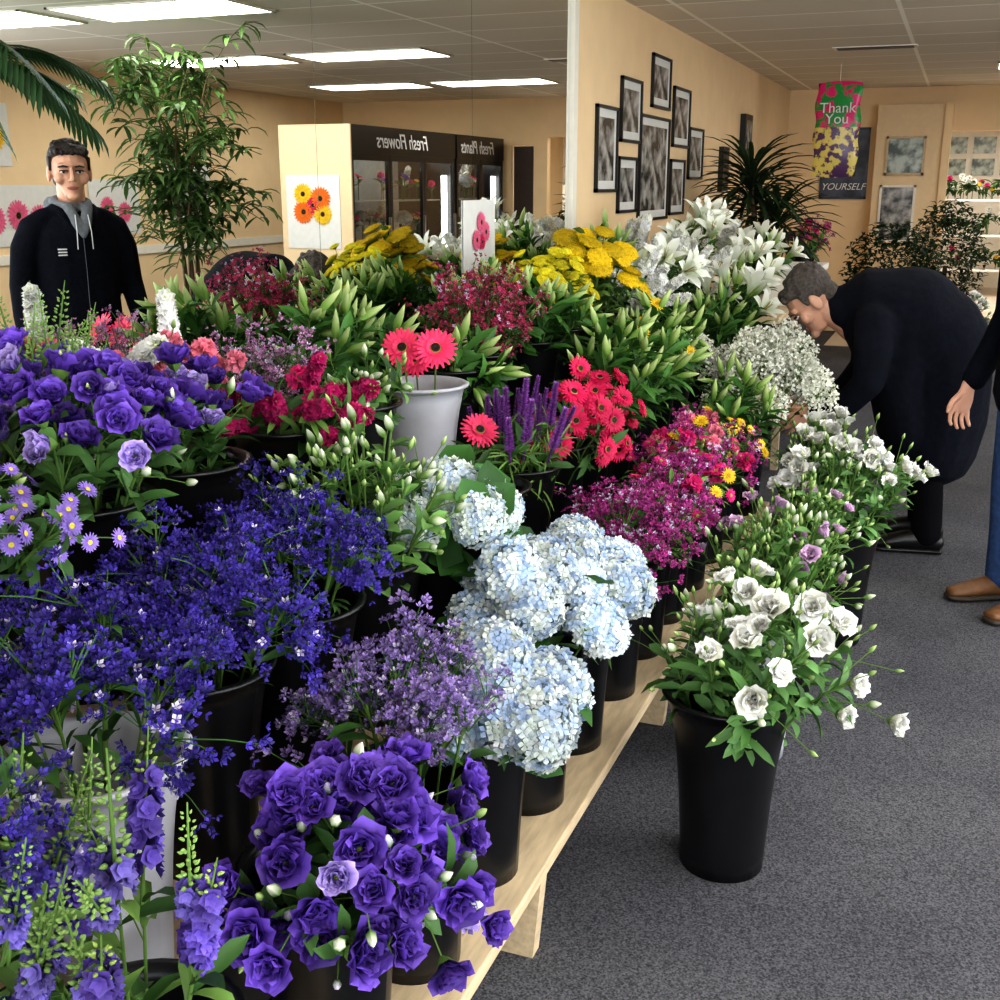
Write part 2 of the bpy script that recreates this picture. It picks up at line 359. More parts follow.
K={
'pur':K_lis(PUR,PUR+PUR+PURL[:1]+BUDP+BUDW*2+BUDG,S(84,122,66),nl=9),
'purl':K_lis(PUR+PUR+PURL,PUR+BUDW*2+BUDG*2+PURL,S(84,122,66),nl=12),
'wlis':K_lis(WLIS+BUDW,WLIS[:1]+BUDW+BUDG*5,S(104,146,84),ns=5,sl=.12,nl=13),
'glis':K_lis(BUDW,BUDW+BUDG+BUDG,S(106,146,78)),
'plis':K_lis(PLIS[:1]+BUDG*4+BUDW,BUDG*5+BUDW*2+PLIS[:1],S(104,142,80),nl=12,sl=.11),
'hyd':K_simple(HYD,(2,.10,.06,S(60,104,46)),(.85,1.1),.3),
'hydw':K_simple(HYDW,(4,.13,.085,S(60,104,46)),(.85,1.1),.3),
'sbl':K_bare(SBL,(5,.06,.01,G1)),
'slv':K_bare(SLV,(2,.05,.01,G2)),
'smg':K_bare(SMG,(4,.05,.012,G2)),
'gpk':K_simple(GPK,(0,.05,.01,G1),(.9,1.1),.3,face=1.3),
'grd':K_simple(GRD,(2,.05,.01,G1),(.8,1.15),.7,1,GRD,.05,twig=.003,face=.8),
'aster':K_simple(ASTR,(9,.06,.014,G1),(.9,1.15),.6,4,ASTR+ASTR+BUDG,.08,face=.5),
'mix':K_simple(PDAI+CARN,(11,.07,.016,G2),(.8,1.1),.5,4,PDAI+CARR[:1]+YDAI[:1]+BUDG*3+SMG,.08,face=.4),
'pmix':K_simple(SMG+CARN[:1]+PDAI,(10,.07,.016,G2),(.8,1.1),.5,3,PDAI+BUDG*2+SMG*2,.08,face=.3),
'coral':K_simple(CARR*2+SNAPW[:1],(8,.06,.014,G2),(.8,1.1),.5,2,CARR+BUDG*2,.07,face=.4),
'yel':K_simple(YDAI,(8,.06,.014,G2),(.8,1.1),.5,4,YDAI+BUDG,.07,face=.5),
'yar':K_simple(YAR,(7,.1,.03,G2),(.8,1.25),.3,2,YAR,.08,face=.45),
'yary':K_simple(YARY,(12,.1,.02,G2),(.8,1.3),.3,5,YARY,.09,face=.4),
'wax':K_simple(WAX,(8,.05,.007,G2),(.8,1.1),.5,3,WAX,.07),
'pinks':K_simple(PINKS,(8,.05,.007,G2),(.8,1.1),.5,3,PINKS,.07),
'del':K_simple(DEL+DELG[:2],(7,.07,.02,G2),(.85,1.2),.35,1,DELG,.08,dz=.5),
'delg':K_simple(DELG+DEL[:1],(9,.09,.03,S(112,144,78)),(.9,1.2),.35,1,DELG,.08,dz=.5),
'snapw':K_simple(SNAPW,(6,.08,.016,G2),(.8,1.1),.35),
'snapm':K_simple(SNAPM,(10,.08,.016,G2),(.8,1.1),.35,1,CARN,.06,face=.4),
'liat':K_simple(LIAT,(14,.09,.006,G2),(.8,1.1),.2,dz=.8),
'gyp':K_simple(GYP,(0,.08,.016,G2),(.8,1.05),.4),
'lil':K_lilyleaf(0),'lily':K_lilyleaf(0,True),'lilw':K_lilyleaf(.55),
}
def bucket_mesh(name,par,x,y,z,H,Rt,Rb,m):
    mb=MB();pr=[(.001,.004)]
    w=lambda t:Rb+(Rt-Rb)*(.45*t+.55*t**3.5)
    for t in np.linspace(0,1,11): pr.append((w(t),t*H))
    pr+= [(Rt+.010,H-.004),(Rt+.012,H+.003),(Rt+.006,H+.006),(Rt-.006,H+.002)]
    for t in np.linspace(.95,.05,6): pr.append((w(t)-.005,t*H))
    pr.append((.001,.01))
    mb.add(lathe(pr,32,(1,1,1)),None,(x,y,z))
    return mb.build('bucket' if name!='pot' else 'pot',m,par)
_seed=[100]
def bouquet(name,x,y,z,kind,n=18,spread=.16,hgt=.2,lean=(.06,-.01),H=.36,Rt=.125,Rb=.085,bm=None,dome=.6,fol=25,fc=G1,fL=.09,fW=.022,jit=.02,seed=None):
    _seed[0]+=1;g=np.random.default_rng(seed or _seed[0])
    par=empty(name)
    bucket_mesh('bucket',par,x,y,z,H,Rt,Rb,bm or M_black)
    mb=MB();rim=np.array([x,y,z+H]);th0=g.random()*6
    for i in range(n):
        r=math.sqrt((i+.5)/n);th=th0+i*2.39996+g.normal()*.12;c,s=math.cos(th),math.sin(th)
        P=rim+[r*spread*c+lean[0],r*spread*s+lean[1],hgt*(1-dome*r*r)+g.normal()*jit]
        B=np.array([x+.35*Rb*r*c,y+.35*Rb*r*s,z+.06])
        Cc=rim+[.62*Rt*r*c+lean[0]*.25,.62*Rt*r*s+lean[1]*.25,.0]
        mb.add(tube(bez(B,Cc,P,np.linspace(0,1,7)),.0028,G2*.8,4))
        K[kind](mb,B,Cc,P,g)
        if fol: add_leaves(mb,B,Cc,P,g,max(1,int(fol/n+.5)),fL,fW,np.array(fc),.55,.9,(55,-5))
    mb.build('flowers',M_flora,par,xmin=-1.855)
    return par

# ---------------- room
XL=-1.88;XR=3.7;Y0=-2.;Y1=13.6;ZC=2.6
box('floor',XL-.9,XR+.1,Y0-.1,21,-.1,0,M_carpet)
box('floor_far_room',-1.2,3.1,12.3,20.5,0.0,.004,M_ffloor)  # pale sheet over the carpet, painting in the light reflected there
box('ceiling',XL-.1,XR+.1,Y0-.1,Y1+.15,ZC,ZC+.1,M_ceil)
box('wall_left',XL-.1,XL,Y0,Y1+.1,0,ZC,M_wall)
wr=empty('wall_right')
box('panel',XR,XR+.1,6.6,Y1+.1,0,ZC,M_wall,wr)
box('panel',XR,XR+.1,Y0,6.6,0,.5,M_wall,wr);box('panel',XR,XR+.1,Y0,6.6,2.4,ZC,M_wall,wr);box('panel',XR,XR+.1,Y0,-1.3,.5,2.4,M_wall,wr)
w=empty('added_window')  # unseen side window, added to let in light for the ceiling
for yy in(-1.25,.7,2.65,4.6,6.55): box('mullion',XR+.01,XR+.09,yy-.035,yy+.035,.5,2.4,M_white,w)
wb=empty('wall_back')
box('panel',XL,-.2,Y1,Y1+.12,0,ZC,M_wall,wb)
box('panel',.95,1.12,Y1,Y1+.12,0,ZC,M_wall,wb);box('panel',1.4,XR,Y1,Y1+.12,0,ZC,M_wall,wb);box('header',1.12,1.4,Y1,Y1+.12,2.06,ZC,M_wall,wb)
box('header',-.2,.95,Y1,Y1+.12,2.15,ZC,M_wall,wb)
box('pilaster',-.93,-.2,Y1-.16,Y1,0,2.42,M_cream,wb)
box('pilaster',-.26,-.18,Y1-.2,Y1,0,2.42,M_wall,wb)
wf=empty('wall_front')
box('sill',XL,XR,Y0-.1,Y0,0,.4,M_wall,wf);box('header',XL,XR,Y0-.1,Y0,2.4,ZC,M_wall,wf)
w=empty('window_1')
for xx in(-1.8,-.1,1.7,3.55): box('mullion',xx-.04,xx+.04,Y0-.08,Y0,.4,2.4,M_white,w)
box('trim_1',XL,XL+.025,5.77,5.84,.0,ZC,M_white)
box('trim_2',XR-.02,XR,6.6,Y1,.95,1.03,M_white)
box('baseboard_right',XR-.02,XR,Y0,Y1,0,.1,M_white)
br=empty('wall_far_room')
box('panel',-2.5,3,20.4,20.5,0,2.6,M_white,br);box('panel',-2.6,-2.5,13.72,20.5,0,2.6,M_wall,br);box('panel',3,3.1,13.72,20.5,0,2.6,M_wall,br)
box('ceiling_far',-2.6,3.1,13.75,20.5,2.6,2.7,M_ceil)
mr=empty('wall_mirror')
box('backing',XL,XL+.001,.76,5.765,.75,2.585,M_seam,mr)
for i,(a,b_) in enumerate(((.76,3.249),(3.25,4.499),(4.5,5.765))):
    box('mirror_panel_%d'%(i+1),XL+.001,XL+.006,a,b_-.0015,.75,2.585,M_mirror,mr)
def light(x,y,s=1.):
    e=empty('ceiling_light')
    box('diffuser',x-.58,x+.58,y-.28,y+.28,ZC-.008,ZC-.002,M_light,e)
    for a in((x-.6,x-.58,y-.3,y+.3),(x+.58,x+.6,y-.3,y+.3),(x-.6,x+.6,y-.3,y-.28),(x-.6,x+.6,y+.28,y+.3)):
        box('rim',a[0],a[1],a[2],a[3],ZC-.012,ZC-.001,M_white,e)
for yy in(.8,3.4,6.07,8.7,11.4): light(.76,yy)
for yy in(.8,3.4,6.07,8.7,11.4,): light(2.15,yy)
for xx,yy in((.3,14.6),(.3,15.8),(.3,17.),(.3,18.2),(1.8,15.5),(1.8,17.5)): light(xx,yy)
e=empty('ceiling_vent');box('slot',-1.0,-.45,9.55,9.68,ZC-.012,ZC-.001,M_black,e);box('slot_rim',-1.03,-.42,9.52,9.71,ZC-.007,ZC-.0005,M_white,e)
def frame(name,x,y0,y1,z0,z1,fm=M_frame,pm=M_pic,mount=.045,t=.02):
    e=empty(name);w=.018
    box('frame_top',x,x+t,y0,y1,z1-w,z1,fm,e);box('frame_bottom',x,x+t,y0,y1,z0,z0+w,fm,e)
    box('frame_side',x,x+t,y0,y0+w,z0,z1,fm,e);box('frame_side',x,x+t,y1-w,y1,z0,z1,fm,e)
    box('mount',x,x+.008,y0+w,y1-w,z0+w,z1-w,M_mat_white,e)
    m=w+mount;box('photo',x,x+.010,y0+m,y1-m,z0+m,z1-m,pm,e)
for f in((6.22,6.63,1.56,2.02),(6.70,7.15,1.84,2.2),(7.4,7.88,2.07,2.39),(6.67,7.08,1.44,1.76),(7.14,7.9,1.38,2.02),(8.0,8.5,1.85,2.24),(7.97,8.4,1.4,1.77),(8.52,9.0,1.64,2.0)):
    frame('framed_photograph',XL+.001,*f)
e=empty('wall_sign');box('board',XL,XL+.05,10.6,10.95,1.85,2.2,M_frame,e);box('board_print',XL+.05,XL+.053,10.65,10.9,1.9,2.15,M_pic,e)
e=empty('wall_coat_hook');box('rail',XL,XL+.04,9.7,9.95,1.55,1.9,M_frame,e)
def framey(name,x0,x1,z0,z1,y,pm,fm):
    e=empty(name);w=.025
    box('frame_top',x0,x1,y-.02,y,z1-w,z1,fm,e);box('frame_bottom',x0,x1,y-.02,y,z0,z0+w,fm,e)
    box('frame_side',x0,x0+w,y-.02,y,z0,z1,fm,e);box('frame_side',x1-w,x1,y-.02,y,z0,z1,fm,e)
    box('print',x0+w,x1-w,y-.01,y,z0+w,z1-w,pm,e);return e
framey('framed_print',-.82,-.42,1.7,2.1,Y1-.162,M_picg,M_wood)
framey('wall_poster',-.85,-.48,1.0,1.6,Y1-.162,M_pic,M_white)
e=framey('motivational_poster',-1.5,-1.0,1.45,2.2,Y1-.002,M_blue,M_blue)
def text(s,loc,mtx,size,m,par,name='lettering'):
    cu=bpy.data.curves.new(name,'FONT');cu.body=s;cu.size=size;cu.extrude=.002;cu.align_x='CENTER';cu.shear=.3 if 'F' in s else 0
    o=bpy.data.objects.new(name,cu);COL.objects.link(o);cu.materials.append(m);o.parent=par
    M=Matrix((mtx[0],mtx[1],mtx[2])).transposed().to_4x4();M.translation=loc;o.matrix_world=M
text('YOURSELF',(-1.25,Y1-.03,1.55),((1,0,0),(0,0,1),(0,-1,0)),.1,M_text,e)

# ---------------- coolers
def cooler(y0,y1,nd,txt,seed):
    e=empty('flower_cooler');x0,x1=1.46,2.15;zt=2.13
    box('base',x0,x1,y0,y1,0,.18,M_fridge,e);box('header',x0-.03,x1,y0,y1,1.88,zt,M_fridge,e)
    box('back_panel',x1-.04,x1,y0,y1,.18,1.88,M_seam,e)
    box('side_panel',x0,x1,y0,y0+.03,.18,1.88,M_cream if seed==1 else M_fridge,e)
    box('side_panel',x0,x1,y1-.03,y1,.18,1.88,M_fridge,e)
    w=(y1-y0)/nd;g=np.random.default_rng(seed)
    for i in range(nd):
        a=y0+i*w;b_=a+w
        for q in((a+.005,a+.05,.18,1.88),(b_-.05,b_-.005,.18,1.88),(a+.05,b_-.05,.18,.25),(a+.05,b_-.05,1.82,1.88)):
            box('door_frame',x0-.02,x0+.01,q[0],q[1],q[2],q[3],M_fridge,e)
        box('door_glass',x0-.006,x0-.002,a+.05,b_-.05,.25,1.82,M_glass,e)
        box('door_handle',x0-.06,x0-.035,b_-.085,b_-.06,.9,1.3,M_steel,e)
    box('added_light_tube',x0+.05,x0+.09,y1-.12,y1-.06,.9,1.7,M_strip,e)
    box('added_light_tube',x0+.3,x0+.34,y0+.1,y1-.2,1.84,1.87,M_strip,e)  # extra strip added to brighten the cooler interior
    for z in(.6,1.05,1.45):
        box('shelf',x0+.06,x1-.05,y0+.04,y1-.04,z-.01,z,M_steel,e)
    mb=MB();pool=[HYDW[0],CARN[0],GRD[0],WLIS[0],YDAI[0],CARR[1],PUR[0],GPK[0],SNAPW[0]]
    for i in range(90):
        z=[.2,.6,1.05,1.45][g.integers(4)]
        p=np.array([x0+.15+g.random()*.35,y0+.1+g.random()*(y1-y0-.2),z+.16+g.random()*.1])
        mb.add(tube([[p[0],p[1],z],p],.006,G1,4));mb.add(pool[g.integers(len(pool))],align([-.5,g.normal()*.3,1])*1.3,p)
        for k in range(3): mb.add(leafT(.12,.03,50,0,G1),align([0,0,1],g.random()*6),p-[0,0,.08])
    mb.build('cooler_flowers',M_flora,e)
    text(txt,(x0-.034,(y0+y1)/2-.1,1.94),((0,-1,0),(0,0,1),(-1,0,0)),.2,M_text,e)
    return e
f1=cooler(9.6,11.95,3,'Fresh Flowers',1)
box('side_cladding',1.43,2.17,9.575,9.6,0,2.13,M_cream,f1)
cooler(12.0,13.4,2,'Fresh Plants',2)
def flower_poster(name,mtx,loc,w,h,heads):
    e=empty(name);mb=MB();mb.add(boxT(0,0,0,w,h,.004));o=mb.build('sheet',M_mat_white,e,smooth=False)
    M=Matrix((mtx[0],mtx[1],mtx[2])).transposed().to_4x4();M.translation=loc;o.matrix_world=M
    mb=MB()
    for T,px,py,s in heads:
        A=np.eye(3)*s;A[2]*=.1;mb.add(T,A,(px,py,.010))
    o=mb.build('printed_flowers',M_flora,e);o.matrix_world=M
ORG=h_gerb(S(245,120,20),.05,seed=5);YEO=h_gerb(S(245,200,30),.05,seed=6);PKP=h_gerb(S(238,110,150),.05,seed=8)
flower_poster('orange_gerbera_poster',((1,0,0),(0,0,1),(0,-1,0)),(1.83,9.57,1.36),.56,.66,[(ORG,-.08,.12,2.2),(YEO,.1,.16,2.0),(ORG,.1,.0,2.2),(YEO,-.1,-.02,2.0),(GRD[0],.0,.06,2.0)])
GM=((0,-1,0),(0,0,1),(-1,0,0))
flower_poster('pink_gerbera_poster',GM,(XR-.01,7.85,1.35),1.0,.5,[(PKP,-.25,-.04,2.6),(PKP,.0,.0,2.6),(PKP,.27,-.03,2.6)])
flower_poster('pink_gerbera_poster',GM,(XR-.01,9.1,1.4),.7,.5,[(PKP,-.12,-.05,2.),(PKP,.12,.0,2.)])
flower_poster('orange_sale_poster',GM,(XR-.01,7.5,2.0),.7,.5,[(YEO,-.15,0,3),(ORG,.15,0,3)])
# card taped onto the mirror
flower_poster('bouquet_card',((0,1,0),(0,0,1),(1,0,0)),(XL+.010,4.56,1.39),.34,.30,[(PKP,-.05,-.01,.9),(PKP,.05,.02,.9),(PKP,.0,.06,.9),(GRD[0],.01,-.02,.8)])
frame('framed_wall_picture',XR-.03,9.9,10.6,1.25,1.8,M_white,M_picg)
e=empty('door_1');box('door_leaf',1.14,1.38,Y1+.02,Y1+.06,0.01,2.05,M_door,e)
box('knob',1.17,1.2,Y1-.02,Y1+.02,1,1.03,M_steel,e)

# ---------------- bench
be=empty('tiered_display_bench')
L1,L2,L3=.25,.47,.70
box('tier_plank',-.97,-.67,.3,5.0,L1-.03,L1,M_wood,be,.004)
box('tier_plank',-1.27,-.97,.3,5.0,L2-.035,L2,M_wood,be,.004)
box('tier_plank',XL+.02,-1.27,.3,6.6,L3-.035,L3,M_wood,be,.004)
box('tier_plank',-1.27,-.82,5.1,6.7,L2-.035,L2,M_wood,be,.004)
box('riser',-1.0,-.98,.3,5.0,L1,L2-.035,M_dwood,be);box('riser',-1.3,-1.28,.3,6.6,0,L3-.035,M_dwood,be)
box('skirt',-.96,-.94,.3,5.0,.0,L1-.03,M_dwood,be)
for yy in(.6,2.02,3.2,4.4,4.95):
    mb=MB();mb.add(boxT(0,0,0,1,1,1));
    o=mb.build('leg',M_wood,be,smooth=False)
    for v in o.data.vertices:
        v.co=Vector((-.75+(v.co.x)*(.13 if v.co.z>0 else .09),yy+v.co.y*.04,.11+v.co.z*.22))
    box('leg',-1.25,-1.19,yy-.02,yy+.02,0,L2-.035,M_wood,be)
for yy in(5.15,6.65): box('leg',-.9,-.86,yy-.02,yy+.02,0,L2-.035,M_wood,be)
# ---------------- bouquets
T1,T2,T3,T4=-.80,-1.12,-1.42,-1.70
B=bouquet
B('delphinium_bucket',-.84,.93,L1,'del',n=6,hgt=.22,spread=.13,lean=(.0,0),fol=10)
B('delphinium_bucket',-.97,.72,L1,'delg',n=12,hgt=.30,spread=.19,lean=(-.05,0.06),fol=40)
B('purple_lisianthus_bucket',-.80,1.33,L1,'pur',n=20,hgt=.15,spread=.16,lean=(.09,-.05),fol=45,dome=1.0)
B('lavender_statice_bucket',T1,1.62,L1,'slv',n=12,hgt=.22,spread=.13,lean=(-.02,.0))
B('blue_hydrangea_bucket',T1,1.92,L1,'hyd',n=9,hgt=.10,spread=.13,lean=(.09,-.05))
B('blue_hydrangea_bucket',T1,2.22,L1,'hyd',n=10,hgt=.2,spread=.15,lean=(.02,0))
B('blue_hydrangea_bucket',T1,2.52,L1,'hyd',n=9,hgt=.15,spread=.14,lean=(.04,0))
B('magenta_statice_bucket',T1,2.85,L1,'smg',n=10,hgt=.16,spread=.15)
B('magenta_statice_bucket',T1,3.15,L1,'pmix',n=12,hgt=.18,spread=.16,fol=60)
B('pink_mixed_bucket',T1,3.45,L1,'mix',n=15,hgt=.22,spread=.16,fol=60)
B('pink_mixed_bucket',T1,3.78,L1,'mix',n=12,hgt=.2,spread=.16,fol=60)
B('yellow_daisy_bucket',T1,4.1,L1,'yel',n=8,hgt=.16,spread=.14)
B('lily_stem_bucket',T1,4.4,L1,'lil',n=10,hgt=.26,spread=.15)
B('babys_breath_bucket',-.78,4.8,L1,'gyp',n=20,hgt=.38,spread=.22,lean=(.1,-.02))
B('blue_statice_bucket',T2,.76,L2,'sbl',n=12,hgt=.2,spread=.18)
B('blue_statice_bucket',-1.06,1.15,L2,'sbl',n=12,hgt=.19,spread=.18,bm=M_grey,lean=(-.02,.02))
B('blue_statice_bucket',T2,1.47,L2,'sbl',n=13,hgt=.18,spread=.17,lean=(.02,0))
B('blue_statice_bucket',T2,1.79,L2,'sbl',n=11,hgt=.15,spread=.15,lean=(.0,0))
B('budding_lisianthus_bucket',T2,2.08,L2,'glis',n=22,hgt=.27,spread=.2,lean=(-.01,-.02),fol=50,fc=S(90,130,64))
B('white_hydrangea_bucket',-1.08,2.37,L2,'hydw',n=9,hgt=.13,spread=.14,lean=(.07,-.10))
B('pink_gerbera_bucket',T2,2.73,L2,'gpk',n=1,hgt=.22,spread=.03,lean=(.03,-.02),fol=8)
B('liatris_bucket',T2,3.0,L2,'liat',n=16,hgt=.13,spread=.12,lean=(.03,-.03))
B('red_gerbera_bucket',T2,3.3,L2,'grd',n=14,hgt=.16,spread=.17,lean=(.12,-.06),dome=.9,fol=40)
B('red_gerbera_bucket',T2,3.6,L2,'grd',n=10,hgt=.2,spread=.16,lean=(.08,0),dome=.9,fol=40)
B('lily_stem_bucket',T2,3.9,L2,'lil',n=12,hgt=.26,spread=.17)
B('lily_stem_bucket',T2,4.2,L2,'lily',n=12,hgt=.26,spread=.17)
B('lily_stem_bucket',T2,4.5,L2,'lil',n=12,hgt=.26,spread=.17)
B('babys_breath_bucket',T2,4.82,L2,'gyp',n=7,hgt=.12,spread=.13)
B('aster_bucket',T3,.95,L3,'aster',n=13,hgt=.14,spread=.16,fol=50)
B('aster_bucket',T3,1.25,L3,'aster',n=14,hgt=.08,spread=.17,lean=(.10,-.02),fol=50)
B('purple_lisianthus_bucket',T3,1.57,L3,'purl',n=15,hgt=.24,spread=.18,lean=(.03,0),fol=40)
B('purple_lisianthus_bucket',T3,1.88,L3,'purl',n=9,hgt=.15,spread=.12,lean=(-.02,-.02),fol=40)
B('magenta_stock_bucket',T3,2.27,L3,'snapm',n=9,hgt=.06,spread=.14,lean=(.05,0),fol=60)
B('budding_lisianthus_bucket',T3,2.58,L3,'glis',n=8,hgt=.05,spread=.12,fol=30)
B('pink_gerbera_bucket',-1.37,2.90,L3,'gpk',n=3,hgt=.12,spread=.09,bm=M_grey,lean=(.0,-.03),dome=.3,seed=7,fol=0)
B('lily_stem_bucket',T3,3.22,L3,'lil',n=8,hgt=.0,spread=.11,lean=(.04,0))
B('pink_waxflower_bucket',-1.47,3.55,L3,'wax',n=15,hgt=.18,spread=.14,lean=(.02,-.02),fol=50)
B('lily_stem_bucket',T3,3.92,L3,'lil',n=12,hgt=.16,spread=.16)
B('solidago_bucket',-1.46,4.26,L3,'yary',n=16,hgt=.27,spread=.15,lean=(-.02,0),fol=50)
B('golden_yarrow_bucket',T3,4.62,L3,'yar',n=17,hgt=.37,spread=.18,lean=(.02,0))
B('white_stock_bucket',T3,5.02,L3,'snapw',n=10,hgt=.12,spread=.15,lean=(.1,0),fol=50)
B('white_lily_bucket',T3,5.4,L3,'lilw',n=10,hgt=.18,spread=.16,lean=(.1,0),fol=50)
B('white_stock_bucket',T3,5.8,L3,'snapw',n=10,hgt=.2,spread=.18,lean=(.1,0),fol=50)
B('white_lily_bucket',T3,6.25,L3,'lilw',n=9,hgt=.34,spread=.18,lean=(.1,0))
B('lily_stem_bucket',-1.04,5.3,L2,'lil',n=10,hgt=.26,spread=.15,lean=(.0,0))
B('white_lily_bucket',-1.04,5.75,L2,'lilw',n=7,hgt=.3,spread=.15,lean=(.0,0))
B('white_lily_bucket',-1.04,6.2,L2,'lilw',n=8,hgt=.38,spread=.15,lean=(.0,0))
B('purple_lisianthus_bucket',T4,1.4,L3,'purl',n=12,hgt=.16,spread=.14)
B('budding_delphinium_bucket',T4,1.75,L3,'delg',n=8,hgt=.22,spread=.13)
B('coral_carnation_bucket',T4,2.12,L3,'coral',n=12,hgt=.2,spread=.14)
B('pink_waxflower_bucket',T4,2.5,L3,'pinks',n=10,hgt=.13,spread=.13)
B('lily_stem_bucket',T4,2.88,L3,'lil',n=10,hgt=.2,spread=.13)
B('lily_stem_bucket',T4,3.24,L3,'lil',n=8,hgt=.06,spread=.12)
B('lily_stem_bucket',T4,3.85,L3,'lil',n=9,hgt=.14,spread=.13)
B('lily_stem_bucket',T4,4.15,L3,'lil',n=10,hgt=.22,spread=.12)
B('lily_stem_bucket',T4,4.5,L3,'lil',n=6,hgt=.04,spread=.12)
B('lily_stem_bucket',T4,4.95,L3,'lil',n=10,hgt=.18,spread=.13)
B('golden_yarrow_bucket',T4,5.3,L3,'yar',n=9,hgt=.28,spread=.13)
B('lily_stem_bucket',T4,5.7,L3,'lil',n=12,hgt=.3,spread=.14)
B('white_stock_bucket',T4,6.15,L3,'snapw',n=8,hgt=.26,spread=.14)
# floor buckets
B('white_lisianthus_bucket',-.40,2.52,0,'wlis',n=20,hgt=.22,spread=.24,lean=(.06,0),H=.45,Rt=.15,Rb=.1,fol=140,fc=S(80,120,60))
B('pink_lisianthus_bucket',-.42,3.12,0,'plis',n=24,hgt=.3,spread=.2,lean=(.04,0),H=.42,Rt=.14,bm=M_grey,fol=80,fc=S(90,134,68))
B('budding_lisianthus_bucket',-.4,3.6,0,'plis',n=18,hgt=.26,spread=.18,lean=(.04,0),H=.42,Rt=.14,fol=50)
B('white_lisianthus_bucket',-.3,4.1,0,'wlis',n=18,hgt=.26,spread=.22,lean=(.05,0),H=.45,Rt=.15,Rb=.1,fol=90,fc=S(80,120,60))
B('white_lisianthus_bucket',-.45,4.62,0,'wlis',n=12,hgt=.24,spread=.17,lean=(.03,-.02),H=.45,Rt=.15,Rb=.1,fol=40)
# ---------------- plants
def pot(par,x,y,z,H,Rt,m):
    bucket_mesh('pot',par,x,y,z,H,Rt,Rt*.75,m)
    mb=MB();mb.add(lathe([(.001,H*.88),(Rt*.9,H*.88)],20,(1,1,1)),None,(x,y,z));mb.build('soil',M_soil,par)
def leafy(name,x,y,z,kind,**k):
    g=np.random.default_rng(k.get('seed',1));e=empty(name);pot(e,x,y,z,k.get('ph',.3),k.get('pr',.18),k.get('pm',M_terra))
    mb=MB();O=np.array([x,y,z+k.get('ph',.3)*.8])
    if k.get('trunk'):
        mb.add(tube([O,O+[.02,.01,k['trunk']*.5],O+[0,0,k['trunk']]],.035,S(95,78,58),8));O=O+[0,0,k['trunk']]
    if kind=='tree':
        for t in range(6):
            a=t*1.05;top=O+[.2*math.cos(a),.2*math.sin(a),k['h']*(.75+.2*g.random())]
            c1=O+[.1*math.cos(a+2),.1*math.sin(a+2),k['h']*.5]
            pth=bez(O+[.03*math.cos(a),.03*math.sin(a),0],c1,top,np.linspace(0,1,10))
            mb.add(tube(pth,np.linspace(.014,.005,10),S(110,90,60),6))
            for q in range(17):
                s=pth[5+g.integers(5)];d=nrm(g.normal(size=3)+[0,0,.1]);l=k['r']*(.5+.8*g.random());en=s+d*l*[1,1,.8]
                bp=bez(s,s+d*l*.5+[0,0,.08],en,np.linspace(0,1,6));mb.add(tube(bp,.003,S(90,100,50),3))
                for j in range(13):
                    p=bez(s,s+d*l*.5+[0,0,.08],en,[.3+.7*g.random()])[0]
                    mb.add(leafT(.17*(.7+.5*g.random()),.03,10+g.normal()*20,-50+g.normal()*20,S(84,114,58)*tint(g,.45)),rotz(g.random()*6.28),p)
    if kind=='palm':
        for i in range(k.get('n',16)):
            a=i*2.4;up=.25+.7*g.random();l=k['h']*(.8+.3*g.random())
            d=np.array([math.cos(a),math.sin(a),0]);P=O+d*l*.9+[0,0,l*up*.45];Cc=O+d*l*.3+[0,0,l*.8]
            ts=np.linspace(0,1,14);pth=bez(O,Cc,P,ts);mb.add(tube(pth,np.linspace(.009,.002,14),G2,4))
            sd=np.cross(d,[0,0,1])
            for t in np.linspace(.3,1,28):
                p=bez(O,Cc,P,[t])[0];tan=nrm(bez(O,Cc,P,[min(t+.01,1.01)])[0]-bez(O,Cc,P,[t-.01])[0])
                for s in(-1,1):
                    dr=nrm(tan*.8+sd*s*.7-[0,0,.25]);X=dr;Zv=nrm(np.cross(X,np.cross([0,0,1],X)));Y=np.cross(Zv,X)
                    mb.add(leafT(.34*(1.1-.5*t),.026,5,-35,S(46,76,42)*tint(g,.3)),np.stack([X,Y,Zv],1),p)
    if kind=='drac':
        for hd in range(k.get('n',3)):
            a=hd*2.1;hh=k['h']*(.5+.25*hd)
            top=O+[.12*math.cos(a),.12*math.sin(a),hh];mb.add(tube([O,(O+top)/2,top],.015,S(95,80,60),6))
            for i in range(70):
                e0=80-70*(i/60);mb.add(leafT(k.get('L',.45)*(.8+.3*g.random()),.035,e0,e0-70,k.get('c',S(40,60,32))*tint(g,.3),nt=7),rotz(i*2.4),top-[0,0,.1*i/60])
    if kind=='bush':
        for i in range(k.get('n',1500)):
            d=nrm(g.normal(size=3));p=O+[0,0,k['h']*.55]+d*np.array([k['r'],k['r'],k['h']*.5])*(.55+.45*g.random()**.5)
            mb.add(leafT(.075,.035,20+g.normal()*30,-30+g.normal()*20,S(34,58,28)*tint(g,.45),nt=3),rotz(g.random()*6.28),p)
        mb.add(tube([O-[0,0,.05],O+[0,0,k['h']*.5]],.02,S(90,70,50),6))
    mb.build('foliage',M_flora,e,zmax=2.57,xmin=-1.86);return e
leafy('potted_ficus_tree',.88,6.35,0,'tree',h=2.15,r=.46,ph=.4,pr=.2)
leafy('potted_palm',1.42,4.72,0,'palm',h=1.15,ph=.4,pr=.2,n=16,trunk=1.42)
dt=empty('side_table')
box('table_top',-1.85,-.95,7.0,9.4,.80,.84,M_wood,dt,.004)
box('table_skirt',-1.84,-.96,7.01,9.39,.02,.80,M_dwood,dt)
leafy('potted_dracaena',-1.35,8.6,.84,'drac',h=.62,ph=.22,pr=.13,n=3,L=.5)
